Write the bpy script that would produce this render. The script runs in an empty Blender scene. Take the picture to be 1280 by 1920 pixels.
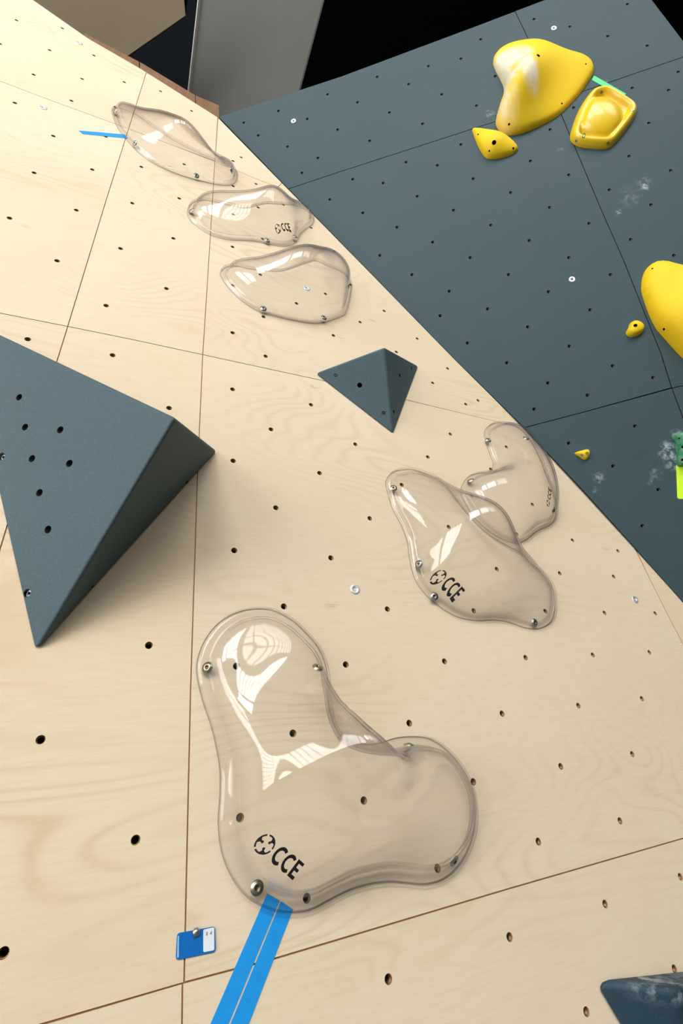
import bpy, bmesh, math, random
import numpy as np
from mathutils import Matrix, Vector, geometry

random.seed(7)
scn = bpy.context.scene
S = 0.117                                   # metres per T-nut half spacing
F_PX, CX, CY = 872.0, 640.0, 960.0          # lens in pixels of the 1280x1920 frame

# ------------------------------------------------------------------ survey of the place (camera axes: x right, y down, z forward)
def nrm(a):
    a = np.array(a, float); return a / np.linalg.norm(a)
UPC = nrm((-.16, -.794, .586))              # gravity up
NW = nrm((-.384, .519, .764))               # into the plywood wall
ND = nrm((.126, .191, .9735))               # into the dark wall
XH = nrm((.915, .100, .385)); XH = nrm(XH - XH.dot(UPC) * UPC)
YH = np.cross(UPC, XH)
M = np.array([XH, YH, UPC])                 # camera axes -> world
CAM = np.array([0, 0, 1.5])
DW, DD = 7.37 * S, 13.93 * S

# ------------------------------------------------------------------ camera
cd = bpy.data.cameras.new('camera'); cam = bpy.data.objects.new('camera', cd)
scn.collection.objects.link(cam); scn.camera = cam
cd.sensor_fit = 'VERTICAL'; cd.sensor_height = 36; cd.sensor_width = 24
cd.lens = F_PX * 36 / 1920
cd.clip_start = .02
R3 = np.array([M @ (1, 0, 0), M @ (0, -1, 0), M @ (0, 0, -1)]).T
mw = Matrix([list(R3[i]) + [CAM[i]] for i in range(3)] + [[0, 0, 0, 1]])
cam.matrix_world = mw

# ------------------------------------------------------------------ world, exposure
w = bpy.data.worlds.new('world'); scn.world = w; w.use_nodes = True
w.node_tree.nodes['Background'].inputs[0].default_value = (.75, .87, 1, 1)
w.node_tree.nodes['Background'].inputs[1].default_value = .3
scn.view_settings.view_transform = 'Standard'; scn.view_settings.look = 'None'
scn.view_settings.gamma = 1; scn.view_settings.use_curve_mapping = False
scn.view_settings.exposure = -0.26
scn.cycles.use_denoising = True
scn.cycles.max_bounces = 12; scn.cycles.transmission_bounces = 10
scn.cycles.transparent_max_bounces = 16; scn.cycles.diffuse_bounces = 4
scn.cycles.caustics_refractive = True; scn.cycles.caustics_reflective = False

# ------------------------------------------------------------------ daylight through the hall's windows
LIGHT = 1.0
def area(name, loc, target, sx, sy, watts, col=(1, 1, 1)):
    l = bpy.data.lights.new(name, 'AREA'); l.shape = 'RECTANGLE'; l.size = sx; l.size_y = sy
    l.energy = watts * LIGHT; l.color = col
    o = bpy.data.objects.new(name, l); scn.collection.objects.link(o)
    o.location = loc
    o.rotation_euler = (Vector(target) - Vector(loc)).to_track_quat('-Z', 'Y').to_euler()
    return o
# (centre, inward direction, width, height, watts)
WIN = [((-4.3, -7.2, 6.6), (0, 1, 0), 3.0, 3.8, 900), ((-.8, -7.2, 6.6), (0, 1, 0), 3.0, 3.8, 560), ((2.7, -7.2, 6.6), (0, 1, 0), 3.0, 3.8, 260),
       ((-6.5, -4.6, 3.2), (1, 0, 0), 2.6, 4.2, 460), ((-6.5, -1.5, 3.2), (1, 0, 0), 2.6, 4.2, 400)]
for i, (c, d, sx, sy, p) in enumerate(WIN):
    area('daylight', c, Vector(c) + Vector(d), sx, sy, p, (1, .99, .975))

# ------------------------------------------------------------------ helpers
C = scn.collection
def link(name, me, mats=(), parent=None, mat4=None, smooth=False, label=None, kind=None):
    o = bpy.data.objects.new(name, me); C.objects.link(o)
    for m in mats: me.materials.append(m)
    if parent: o.parent = parent
    if mat4 is not None: o.matrix_basis = mat4
    if smooth:
        for p in me.polygons: p.use_smooth = True
    if label: o['label'] = label
    if kind: o['kind'] = kind
    return o
def empty(name, mat4=None, label=None, cat=None, group=None, kind=None):
    o = bpy.data.objects.new(name, None); C.objects.link(o); o.empty_display_size = .05
    if mat4 is not None: o.matrix_basis = mat4
    tag(o, label, cat, group, kind); return o
def tag(o, label=None, cat=None, group=None, kind=None):
    if label: o['label'] = label
    if cat: o['category'] = cat
    if group: o['group'] = group
    if kind: o['kind'] = kind
    return o
def me_from(verts, faces, mi=None):
    me = bpy.data.meshes.new('m'); me.from_pydata([tuple(map(float, v)) for v in verts], [], faces)
    if mi: me.polygons.foreach_set('material_index', mi)
    me.update(); return me
def me_bm(bm):
    me = bpy.data.meshes.new('m'); bm.to_mesh(me); bm.free(); return me

def ray(px, py): return M @ np.array([(px - CX) / F_PX, (py - CY) / F_PX, 1.0])
def at_depth(px, py, d): return CAM + ray(px, py) * d
class Plane:                                # a wall plane with its own axes: u along, v up, h out of the wall
    def __init__(s, nc, dist, opx):
        s.n = -(M @ nc); s.dist = dist
        s.u = nrm(np.cross([0, 0, 1], s.n)); s.v = np.cross(s.n, s.u)
        s.o = CAM.copy(); s.o = s.hit3(*opx)
    def hit3(s, px, py, h=0):
        r = ray(px, py); t = (s.dist - h) / (-s.n).dot(r); return CAM + r * t
    def uv(s, px, py, h=0):
        d = s.hit3(px, py, h) - s.o; return np.array([d.dot(s.u), d.dot(s.v)])
    def poly(s, pts, h=0): return [s.uv(x, y, h) for x, y in pts]
    def mat(s, uv=(0, 0), h=0):
        p = s.o + s.u * uv[0] + s.v * uv[1] + s.n * h
        return Matrix([[s.u[i], s.v[i], s.n[i], p[i]] for i in range(3)] + [[0, 0, 0, 1]])
W = Plane(NW, DW, (640, 1000)); D = Plane(ND, DD, (900, 500))

def P(s): return [tuple(float(a) for a in q.split(',')) for q in s.split()]
def inpoly(pt, poly):
    x, y = pt; c = False; n = len(poly)
    for i in range(n):
        x1, y1 = poly[i]; x2, y2 = poly[i - 1]
        if (y1 > y) != (y2 > y) and x < (x2 - x1) * (y - y1) / (y2 - y1) + x1: c = not c
    return c
def inpoly_np(X, Y, poly):
    c = np.zeros(X.shape, bool); n = len(poly)
    for i in range(n):
        x1, y1 = poly[i]; x2, y2 = poly[i - 1]
        if y1 == y2: continue
        c ^= ((y1 > Y) != (y2 > Y)) & (X < (x2 - x1) * (Y - y1) / (y2 - y1) + x1)
    return c
def dist_np(X, Y, poly):
    d = np.full(X.shape, 1e9); n = len(poly)
    for i in range(n):
        a = np.array(poly[i - 1]); b = np.array(poly[i]); e = b - a; L = max(e @ e, 1e-12)
        t = np.clip(((X - a[0]) * e[0] + (Y - a[1]) * e[1]) / L, 0, 1)
        d = np.minimum(d, np.hypot(X - a[0] - t * e[0], Y - a[1] - t * e[1]))
    return d
def area2(poly): return sum(poly[i - 1][0] * poly[i][1] - poly[i][0] * poly[i - 1][1] for i in range(len(poly)))
def ccw(poly): return list(poly) if area2(poly) > 0 else list(poly)[::-1]
def inset(poly, d):
    poly = ccw([np.array(p, float) for p in poly]); n = len(poly); out = []
    for i in range(n):
        a, b, c = poly[i - 1], poly[i], poly[(i + 1) % n]
        e1 = nrm(b - a); e2 = nrm(c - b); n1 = np.array([-e1[1], e1[0]]); n2 = np.array([-e2[1], e2[0]])
        k = nrm(n1 + n2); out.append(b + k * d / max(.3, k @ n1))
    return out
def smooth_loop(pts, step):
    pts = [np.array(p, float) for p in pts]; n = len(pts); out = []
    for i in range(n):
        p0, p1, p2, p3 = pts[i - 1], pts[i], pts[(i + 1) % n], pts[(i + 2) % n]
        k = max(1, int(round(np.linalg.norm(p2 - p1) / step)))
        for j in range(k):
            t = j / k
            out.append(.5 * ((2 * p1) + (p2 - p0) * t + (2 * p0 - 5 * p1 + 4 * p2 - p3) * t * t + (-p0 + 3 * p1 - 3 * p2 + p3) * t ** 3))
    return out
def tri(loops, extra=()):                   # constrained triangulation of loops[0] minus the other loops
    vs = []; es = []
    for L in loops:
        k = len(vs); vs += [Vector((p[0], p[1])) for p in L]; es += [(k + i, k + (i + 1) % len(L)) for i in range(len(L))]
    vs += [Vector((p[0], p[1])) for p in extra]
    v2, e2, f2, *_ = geometry.delaunay_2d_cdt(vs, es, [], 0, 1e-6)
    out = []
    V = np.array([(v[0], v[1]) for v in v2]); T = np.array([f for f in f2 if len(f) == 3])
    c = V[T].mean(1); keep = inpoly_np(c[:, 0], c[:, 1], loops[0])
    for L in loops[1:]: keep &= ~inpoly_np(c[:, 0], c[:, 1], L)
    T = T[keep]
    a = V[T]; s = (a[:, 1, 0] - a[:, 0, 0]) * (a[:, 2, 1] - a[:, 0, 1]) - (a[:, 2, 0] - a[:, 0, 0]) * (a[:, 1, 1] - a[:, 0, 1])
    T[s < 0] = T[s < 0][:, ::-1]
    used = np.unique(T); mp = -np.ones(len(V), int); mp[used] = np.arange(len(used))
    return V[used], mp[T]
def slab(loops, t, top=0.0, extra=()):      # flat plate with holes, front at h=top, t thick; sides carry material 1
    V, T = tri(loops, extra); n = len(V)
    vs = [(a, b, top) for a, b in V] + [(a, b, top - t) for a, b in V]
    fs = [tuple(f) for f in T.tolist()] + [tuple(n + i for i in f[::-1]) for f in T.tolist()]
    mi = [0] * len(fs); cnt = {}
    for f in T.tolist():
        for i in range(3):
            e = (f[i], f[(i + 1) % 3]); cnt[e] = 1
    for (a, b) in list(cnt):
        if (b, a) not in cnt: fs.append((b, a, n + a, n + b)); mi.append(1)
    return me_from(vs, fs, mi)
def circ(c, r, n=16): return [np.array([c[0] + r * math.cos(2 * math.pi * i / n), c[1] + r * math.sin(2 * math.pi * i / n)]) for i in range(n)]
def lathe(prof, n=20, mi=None):
    vs = []; fs = []; m = []
    for r, z in prof: vs += [(r * math.cos(2 * math.pi * i / n), r * math.sin(2 * math.pi * i / n), z) for i in range(n)]
    for k in range(len(prof) - 1):
        for i in range(n):
            j = (i + 1) % n; fs.append((k * n + i, k * n + j, (k + 1) * n + j, (k + 1) * n + i)); m.append(mi[k] if mi else 0)
    return me_from(vs, fs, m)

# ------------------------------------------------------------------ materials
def mat(name, col=(.5, .5, .5), rough=.5, metal=0, **kw):
    m = bpy.data.materials.new(name); m.use_nodes = True
    b = m.node_tree.nodes['Principled BSDF']
    b.inputs['Base Color'].default_value = (*col, 1); b.inputs['Roughness'].default_value = rough; b.inputs['Metallic'].default_value = metal
    for k, v in kw.items(): b.inputs[k.replace('_', ' ')].default_value = v
    return m
class N:
    def __init__(s, m): s.t = m.node_tree; s.b = s.t.nodes['Principled BSDF']
    def n(s, ty, **kw):
        x = s.t.nodes.new(ty)
        for k, v in kw.items():
            if k[0] == '_': setattr(x, k[1:], v)
        return x
    def l(s, a, b): s.t.links.new(a, b)
    def noise(s, vec, scale, detail=3, rough=.5, dist=0, dim='3D'):
        x = s.n('ShaderNodeTexNoise'); x.inputs['Scale'].default_value = scale; x.inputs['Detail'].default_value = detail
        x.inputs['Roughness'].default_value = rough; x.inputs['Distortion'].default_value = dist; s.l(vec, x.inputs['Vector']); return x.outputs['Fac']
    def ramp(s, fac, pts):
        x = s.n('ShaderNodeValToRGB'); e = x.color_ramp.elements
        while len(e) < len(pts): e.new(.5)
        for i, (p, c) in enumerate(pts): e[i].position = p; e[i].color = (*c, 1) if len(c) == 3 else c
        s.l(fac, x.inputs[0]); return x.outputs[0]
    def math(s, op, a, b=None, c=None):
        x = s.n('ShaderNodeMath'); x.operation = op
        for i, v in enumerate((a, b, c)):
            if v is None: continue
            if isinstance(v, (int, float)): x.inputs[i].default_value = v
            else: s.l(v, x.inputs[i])
        return x.outputs[0]
    def mapping(s, vec, scale, loc=(0, 0, 0)):
        x = s.n('ShaderNodeMapping'); x.inputs['Scale'].default_value = scale; x.inputs['Location'].default_value = loc; s.l(vec, x.inputs['Vector']); return x.outputs[0]
    def mix(s, fac, a, b, blend='MIX'):
        x = s.n('ShaderNodeMix'); x.data_type = 'RGBA'; x.blend_type = blend
        if isinstance(fac, (int, float)): x.inputs[0].default_value = fac
        else: s.l(fac, x.inputs[0])
        for i, v in ((6, a), (7, b)):
            if isinstance(v, tuple): x.inputs[i].default_value = (*v, 1)
            else: s.l(v, x.inputs[i])
        return x.outputs[2]
    def bump(s, h, strength, dist):
        x = s.n('ShaderNodeBump'); x.inputs['Strength'].default_value = strength; x.inputs['Distance'].default_value = dist
        s.l(h, x.inputs['Height']); s.l(x.outputs[0], s.b.inputs['Normal'])
    def obj(s):
        return s.n('ShaderNodeTexCoord').outputs['Object']
    def wobj(s):                            # object coordinates shifted by a per-object random amount
        tc = s.n('ShaderNodeTexCoord'); oi = s.n('ShaderNodeObjectInfo')
        k = s.n('ShaderNodeVectorMath'); k.operation = 'SCALE'; k.inputs[0].default_value = (17.3, 9.1, 5.7); s.l(oi.outputs['Random'], k.inputs['Scale'])
        a = s.n('ShaderNodeVectorMath'); a.operation = 'ADD'; s.l(tc.outputs['Object'], a.inputs[0]); s.l(k.outputs[0], a.inputs[1])
        return a.outputs[0], oi.outputs['Random']

def birch_mat(name, c_light, c_mid, c_dark, contrast=1.0):
    m = mat(name, c_mid, .7, Specular_IOR_Level=.2); q = N(m); v, rnd = q.wobj()
    # rotary cut birch: contour lines of a slow noise stretched along the sheet
    slow = q.noise(q.mapping(v, (.8, 2.4, 1)), 1.2, 2.5, .45, .3)
    ph = q.math('MULTIPLY', slow, 34)
    wv = q.math('SINE', q.math('MULTIPLY', ph, 6.283))
    wv = q.math('POWER', q.math('MULTIPLY_ADD', wv, .5, .5), 3.5)
    msk = q.math('MULTIPLY', q.noise(q.mapping(v, (.8, 1.6, 1), (3, 1, 0)), 2.2, 2), 1.0)
    msk = q.ramp(msk, [(.42, (0, 0, 0)), (.75, (1, 1, 1))])
    fine = q.noise(q.mapping(v, (3, 46, 1)), 6, 4, .6)
    big = q.noise(q.mapping(v, (1, 1.5, 1), (7, 2, 0)), 1.7, 3)
    base = q.mix(q.ramp(big, [(.3, (0, 0, 0)), (.7, (1, 1, 1))]), c_light, c_mid)
    g = q.math('MULTIPLY', q.math('MULTIPLY', wv, msk), .42 * contrast)
    base = q.mix(g, base, c_dark)
    base = q.mix(q.math('MULTIPLY', q.ramp(fine, [(.45, (0, 0, 0)), (.8, (1, 1, 1))]), .22 * contrast), base, c_dark)
    # a few short brown streaks and pin knots
    vo = q.n('ShaderNodeTexVoronoi'); vo.inputs['Scale'].default_value = 2.6; q.l(q.mapping(v, (1, 3.2, 1)), vo.inputs['Vector'])
    kn = q.ramp(vo.outputs['Distance'], [(0.0, (1, 1, 1)), (.035, (.5, .5, .5)), (.07, (0, 0, 0))])
    kn = q.math('MULTIPLY', kn, q.ramp(q.noise(q.mapping(v, (14, 90, 1)), 3, 2), [(.4, (0, 0, 0)), (.6, (1, 1, 1))]))
    base = q.mix(q.math('MULTIPLY', kn, .75), base, (.36, .18, .07))
    vo2 = q.n('ShaderNodeTexVoronoi'); vo2.inputs['Scale'].default_value = 1.15; q.l(q.mapping(v, (1, 1.6, 1), (2, 5, 0)), vo2.inputs['Vector'])
    st = q.ramp(vo2.outputs['Distance'], [(0.0, (1, 1, 1)), (.26, (0, 0, 0))])
    st = q.math('MULTIPLY', st, q.ramp(q.noise(q.mapping(v, (2.5, 14, 1)), 3, 3), [(.42, (0, 0, 0)), (.75, (1, 1, 1))]))
    base = q.mix(q.math('MULTIPLY', st, .26), base, (.60, .36, .16))
    # each sheet its own tone
    tone = q.ramp(rnd, [(0, (1.0, .985, .96)), (.5, (.97, .95, .93)), (1, (1.0, .95, .86))])
    base = q.mix(1.0, base, tone, 'MULTIPLY')
    q.l(base, q.b.inputs['Base Color'])
    q.bump(fine, .08, .001); return m
BIRCH = birch_mat('birch plywood', (.80, .69, .525), (.765, .642, .467), (.585, .415, .24))
EDGE = mat('plywood edge', (.42, .23, .09), .8)
BACK = mat('backing board', (.10, .055, .025), .9)
BRASS = mat('brass nut', (.20, .13, .065), .45, .9)
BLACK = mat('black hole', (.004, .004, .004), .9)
STEEL = mat('zinc steel', (.42, .44, .44), .38, 1.0)
STEELY = mat('yellow zinc steel', (.42, .42, .32), .38, 1.0)
ZINC = mat('pale zinc washer', (.72, .80, .82), .4, .6)

def dark_mat(name, a, b, chalk=(), spec=.3):
    m = mat(name, a, .62, Specular_IOR_Level=spec); q = N(m); v = q.obj()
    n1 = q.noise(v, 2.2, 4, .6); n2 = q.noise(v, 260, 2, .6); n3 = q.noise(v, 900, 1)
    base = q.mix(q.ramp(n1, [(.3, (0, 0, 0)), (.72, (1, 1, 1))]), a, b)
    base = q.mix(q.math('MULTIPLY', q.ramp(n2, [(.45, (0, 0, 0)), (.75, (1, 1, 1))]), .25), base, tuple(min(1, c * 1.8) for c in b))
    if chalk:
        tot = None
        for (cx, cy, ru, rv, s) in chalk:
            d = q.n('ShaderNodeVectorMath'); d.operation = 'LENGTH'
            q.l(q.mapping(v, (1 / ru, 1 / rv, 0), (-cx / ru, -cy / rv, 0)), d.inputs[0])
            f = q.math('MULTIPLY', q.math('MAXIMUM', q.math('SUBTRACT', 1, d.outputs['Value']), 0), s)
            tot = f if tot is None else q.math('ADD', tot, f)
        nn = q.ramp(q.noise(v, 38, 5, .7, .15), [(.46, (0, 0, 0)), (.66, (1, 1, 1))])
        base = q.mix(q.math('MINIMUM', q.math('MULTIPLY', tot, nn), .75), base, (.42, .50, .55))
    q.l(base, q.b.inputs['Base Color'])
    q.bump(q.math('ADD', n2, n3), .35, .0012); return m
def chalkpts(pl, s):
    out = []
    for q in s.split():
        x, y, r, k = (float(a) for a in q.split(',')); c = pl.uv(x, y); e = pl.uv(x + r, y)
        rr = abs(e[0] - c[0]); out.append((c[0], c[1], rr, rr, k))
    return out
DARK = dark_mat('dark blue textured paint', (.034, .066, .078), (.040, .074, .087),
                chalkpts(D, "1254,845,26,1.6 1262,868,22,1.4 1268,815,16,.9 1123,896,14,1.2 1113,918,9,.8 1230,888,16,.6 1158,398,12,.9 1207,345,20,.8 1133,155,10,.6 918,213,12,.7 1222,905,12,.4 1050,282,10,.4 1212,350,10,.7 1180,370,30,.3"))
GREYP = dark_mat('grey volume paint', (.058, .098, .116), (.065, .108, .127))

def yellow_mat():
    m = mat('yellow resin', (.83, .57, .015), .6, Specular_IOR_Level=.25); q = N(m); v = q.obj()
    q.bump(q.noise(v, 700, 2), .12, .0006); return m
YELLOW = yellow_mat()
def chalky_yellow(pl, pts, base_uv):
    m = mat('chalked yellow resin', (.83, .57, .015), .65, Specular_IOR_Level=.25); q = N(m); v = q.obj(); tot = None
    for (x, y, rx, ry, k) in pts:
        c = pl.uv(x, y, .065) - base_uv; d = q.n('ShaderNodeVectorMath'); d.operation = 'LENGTH'
        q.l(q.mapping(v, (1 / rx, 1 / ry, 0), (-c[0] / rx, -c[1] / ry, 0)), d.inputs[0])
        f = q.math('MULTIPLY', q.math('MAXIMUM', q.math('SUBTRACT', 1, d.outputs['Value']), 0), k)
        tot = f if tot is None else q.math('MAXIMUM', tot, f)
    nn = q.ramp(q.noise(q.mapping(v, (1.6, .6, 1)), 22, 5, .65, .5), [(.28, (0, 0, 0)), (.62, (1, 1, 1))])
    base = q.mix(q.math('MINIMUM', q.math('MULTIPLY', tot, nn), .85), (.83, .57, .015), (.80, .76, .62))
    q.l(base, q.b.inputs['Base Color']); q.bump(q.noise(v, 700, 2), .12, .0006); return m

def clear_mat():
    m = bpy.data.materials.new('clear polycarbonate'); m.use_nodes = True; t = m.node_tree; t.nodes.clear()
    out = t.nodes.new('ShaderNodeOutputMaterial')
    # thin clear sheet: Fresnel mirror over a transmission that tints where the sheet is seen edge-on to stand in for refraction's dark rims
    lw = t.nodes.new('ShaderNodeLayerWeight'); lw.inputs['Blend'].default_value = .5
    cr = t.nodes.new('ShaderNodeValToRGB'); e = cr.color_ramp.elements
    e[0].position = .25; e[0].color = (.998, .996, .997, 1); e[1].position = 1.0; e[1].color = (.12, .12, .15, 1)
    k = e.new(.62); k.color = (.97, .963, .967, 1); k = e.new(.82); k.color = (.76, .745, .765, 1); k = e.new(.93); k.color = (.40, .39, .44, 1)
    t.links.new(lw.outputs['Facing'], cr.inputs[0])
    tr = t.nodes.new('ShaderNodeBsdfTransparent'); t.links.new(cr.outputs[0], tr.inputs[0])
    gl = t.nodes.new('ShaderNodeBsdfGlossy'); gl.inputs['Roughness'].default_value = .03
    fr = t.nodes.new('ShaderNodeMath'); fr.operation = 'POWER'; t.links.new(lw.outputs['Facing'], fr.inputs[0]); fr.inputs[1].default_value = 5
    fs_ = t.nodes.new('ShaderNodeMath'); fs_.operation = 'MULTIPLY_ADD'; t.links.new(fr.outputs[0], fs_.inputs[0]); fs_.inputs[1].default_value = .8; fs_.inputs[2].default_value = .034
    mx = t.nodes.new('ShaderNodeMixShader'); t.links.new(fs_.outputs[0], mx.inputs[0]); t.links.new(tr.outputs[0], mx.inputs[1]); t.links.new(gl.outputs[0], mx.inputs[2])
    t.links.new(mx.outputs[0], out.inputs[0]); return m
CLEAR = clear_mat()
PRINT = mat('black print', (.008, .008, .008), .5)

# ------------------------------------------------------------------ the hall (behind and around the camera)
def box_me(x0, x1, y0, y1, z0, z1):
    v = [(x, y, z) for x in (x0, x1) for y in (y0, y1) for z in (z0, z1)]
    f = [(0, 1, 3, 2), (4, 6, 7, 5), (0, 4, 5, 1), (2, 3, 7, 6), (0, 2, 6, 4), (1, 5, 7, 3)]
    return me_from(v, f)
WHITE = mat('white plaster', (.45, .45, .44), .8)
GREYW = mat('grey plaster', (.07, .07, .07), .8)
DKCEIL = mat('open darkness black', (.002, .002, .0025), 1.0, Specular_IOR_Level=0.0)  # near-black colour stands in for the open darkness beyond the wall tops
MATF = mat('grey mat vinyl', (.15, .15, .15), .7)
FRAME = mat('white window frame', (.55, .56, .57), .5)
X0, X1, Y0, Y1, ZC = -6.7, 7.5, -7.5, 9.0, 11.0
tag(link('floor', box_me(X0, X1, Y0, Y1, -.2, 0), [MATF]), kind='structure')
tag(link('ceiling', box_me(X0, X1, Y0, Y1, ZC, ZC + .2), [DKCEIL]), kind='structure')
def holed_wall(name, axis, pos, lo, hi, wins, m):
    # wall in the plane axis=pos, from lo..hi along the other axis, with rectangular window openings
    loops = [[(lo, 0), (hi, 0), (hi, ZC), (lo, ZC)]] + [[(a, c), (b, c), (b, d), (a, d)] for a, b, c, d in wins]
    me = slab([[np.array(p, float) for p in L] for L in loops], .2)
    if axis == 'y': mt = Matrix(((1, 0, 0, 0), (0, 0, -1, pos), (0, 1, 0, 0), (0, 0, 0, 1)))
    else: mt = Matrix(((0, 0, 1, pos), (1, 0, 0, 0), (0, 1, 0, 0), (0, 0, 0, 1)))
    return link(name, me, [m, m], mat4=mt, kind='structure')
wf = [(c[0] - sx / 2, c[0] + sx / 2, c[2] - sy / 2, c[2] + sy / 2) for c, d, sx, sy, p in WIN if d[1]]
wl = [(c[1] - sx / 2, c[1] + sx / 2, c[2] - sy / 2, c[2] + sy / 2) for c, d, sx, sy, p in WIN if d[0]]
holed_wall('wall_back', 'y', -7.1, X0, X1, wf, WHITE)
holed_wall('wall_side', 'x', -6.4, Y0, Y1, wl, WHITE)
link('wall_far', box_me(X0, X1, Y1, Y1 + .2, 0, ZC), [DKCEIL], kind='structure')
link('wall_east', box_me(X1, X1 + .2, Y0, Y1, 0, ZC), [GREYW], kind='structure')
for i, (c, d, sx, sy, p) in enumerate(WIN):
    bm = bmesh.new(); nx, nz = 5, 9
    def bar(a0, a1, z0, z1):
        M4 = Matrix.Translation(((a0 + a1) / 2, 0, (z0 + z1) / 2)) @ Matrix.Diagonal((a1 - a0, .06, z1 - z0, 1))
        bmesh.ops.create_cube(bm, size=1, matrix=M4)
    for k in range(nx + 1):
        a = -sx / 2 + sx * k / nx; t = .05 if k in (0, nx) else .028; bar(a - t, a + t, -sy / 2, sy / 2)
    for k in range(nz + 1):
        z = -sy / 2 + sy * k / nz; t = .05 if k in (0, nz) else .028; bar(-sx / 2, sx / 2, z - t, z + t)
    o = link('window_%d' % (i + 1), me_bm(bm), [FRAME], kind='structure')
    o.location = Vector(c) + Vector(d) * .08; o.rotation_euler.z = 0 if d[1] else math.pi / 2

# ------------------------------------------------------------------ T-nuts and screws (shared meshes)
HR = .0064
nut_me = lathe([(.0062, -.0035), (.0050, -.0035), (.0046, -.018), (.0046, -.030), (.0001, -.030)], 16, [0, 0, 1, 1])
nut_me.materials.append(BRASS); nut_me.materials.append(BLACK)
for p in nut_me.polygons: p.use_smooth = True
nutd_me = nut_me.copy(); nutd_me.materials[0] = mat('dark bronze nut', (.10, .07, .045), .4, .9)
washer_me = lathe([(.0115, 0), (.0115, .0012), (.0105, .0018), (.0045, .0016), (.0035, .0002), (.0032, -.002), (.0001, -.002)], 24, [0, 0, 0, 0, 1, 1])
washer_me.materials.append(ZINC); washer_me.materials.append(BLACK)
bolt_me = lathe([(.0098, 0), (.0098, .0009), (.0074, .0011), (.0072, .0016), (.0062, .0026), (.0046, .0029), (.0036, .0029), (.0030, .0008), (.0001, .0008)], 20, [0, 0, 0, 0, 0, 0, 1, 1])
bolt_me.materials.append(STEEL); bolt_me.materials.append(BRASS)
ybolt_me = bolt_me.copy(); ybolt_me.materials[0] = STEELY
for mm in (bolt_me, ybolt_me, washer_me):
    for p in mm.polygons: p.use_smooth = True

# ------------------------------------------------------------------ plywood wall: sheets cut along the joints seen
V1 = P("310,20 273,140 200,372 127,612 105,683 0,1030 -170,1590 -300,2010")
V2 = P("414,90 408,222 395,430 380,665 370,890 357,1300 345,1840 341,1920 337,2060")
HT = P("-200,75 0,152 100,190 215,232 312,268 404,303 477,334 560,366")
HA = P("-200,548 0,587 127,612 250,637 380,665 620,717 750,747 980,802 1120,838")
HB = P("-200,2010 60,1926 342,1843 513,1798 955,1666 1280,1572 1480,1514")
EDGEL = P("330,138 408,220 540,355 700,518 850,672 980,801 1100,928 1190,1028 1280,1130 1400,1268 1560,1450")   # where the two walls meet
TOPL = P("-200,-190 62,0 165,72 262,128 408,220")
WDG = P("1190,1028 1220,1090 1250,1150 1280,1208 1330,1310 1400,1450")
def sect(L, a, b):                         # polyline L between the places nearest to a and b
    def near(p):
        best = None
        for i in range(len(L) - 1):
            A = np.array(L[i]); B = np.array(L[i + 1]); e = B - A; t = np.clip((np.array(p) - A) @ e / (e @ e), 0, 1); q = A + t * e
            dd = np.hypot(*(q - p))
            if best is None or dd < best[0]: best = (dd, i + t, tuple(q))
        return best
    na, nb = near(a), near(b); rev = na[1] > nb[1]
    if rev: na, nb = nb, na
    out = [na[2]] + [L[i] for i in range(len(L)) if na[1] + .02 < i < nb[1] - .02] + [nb[2]]
    return out[::-1] if rev else out
def ring(*segs):
    out = []
    for s in segs:
        for p in s:
            if not out or np.hypot(p[0] - out[-1][0], p[1] - out[-1][1]) > 3: out.append(p)
    if np.hypot(out[0][0] - out[-1][0], out[0][1] - out[-1][1]) < 3: out.pop()
    return out
vt1, vt2 = (290, 146), (408, 222)
t1 = (281, 139); t2 = (408, 220)
a1, a2, a3 = (127, 612), (380, 665), (982, 803)
h1, h2, h3 = (244, 243), (403, 302), (521, 350)
b2, b3 = (342, 1843), (1400, 1538)
LB, LT, LH, LA = (-195, 2009), (-195, -187), (-195, 77), (-195, 549)
bot = 2060
panels = [
    ring(sect(TOPL, LT, t1), sect(V1, t1, h1), sect(HT, h1, LH)),
    ring(sect(TOPL, t1, t2), sect(V2, t2, h2), sect(HT, h2, h1), sect(V1, h1, t1)),
    ring(sect(EDGEL, (409, 221), h3), sect(HT, h3, h2), sect(V2, h2, t2)),
    ring(sect(HT, LH, h1), sect(V1, h1, a1), sect(HA, a1, LA)),
    ring(sect(HT, h1, h2), sect(V2, h2, a2), sect(HA, a2, a1), sect(V1, a1, h1)),
    ring(sect(HT, h2, h3), sect(EDGEL, h3, a3), sect(HA, a3, a2), sect(V2, a2, h2)),
    ring(sect(HA, LA, a1), sect(V1, a1, (-190, 1660)), [(-195, 1660)]),
    ring(sect(HA, a1, a2), sect(V2, a2, b2), sect(HB, b2, LB), [(-195, 1670)], sect(V1, (-190, 1660), a1)),
    ring(sect(HA, a2, a3), sect(EDGEL, a3, (1189, 1027)), sect(WDG, (1190, 1028), (1395, 1440)), sect(HB, b3, b2), sect(V2, b2, a2)),
    ring(sect(EDGEL, (1192, 1030), (1555, 1445)), [(1480, 1514)], [(1420, 1530)], sect(WDG, (1398, 1448), (1191, 1030))),
    ring(sect(HB, LB, b2), sect(V2, b2, (337, 2058)), [(337, 2060), (-195, 2100)]),
    ring(sect(HB, b2, (1478, 1515)), [(1500, 2060), (337, 2060)], sect(V2, (338, 2050), b2)),
]
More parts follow.
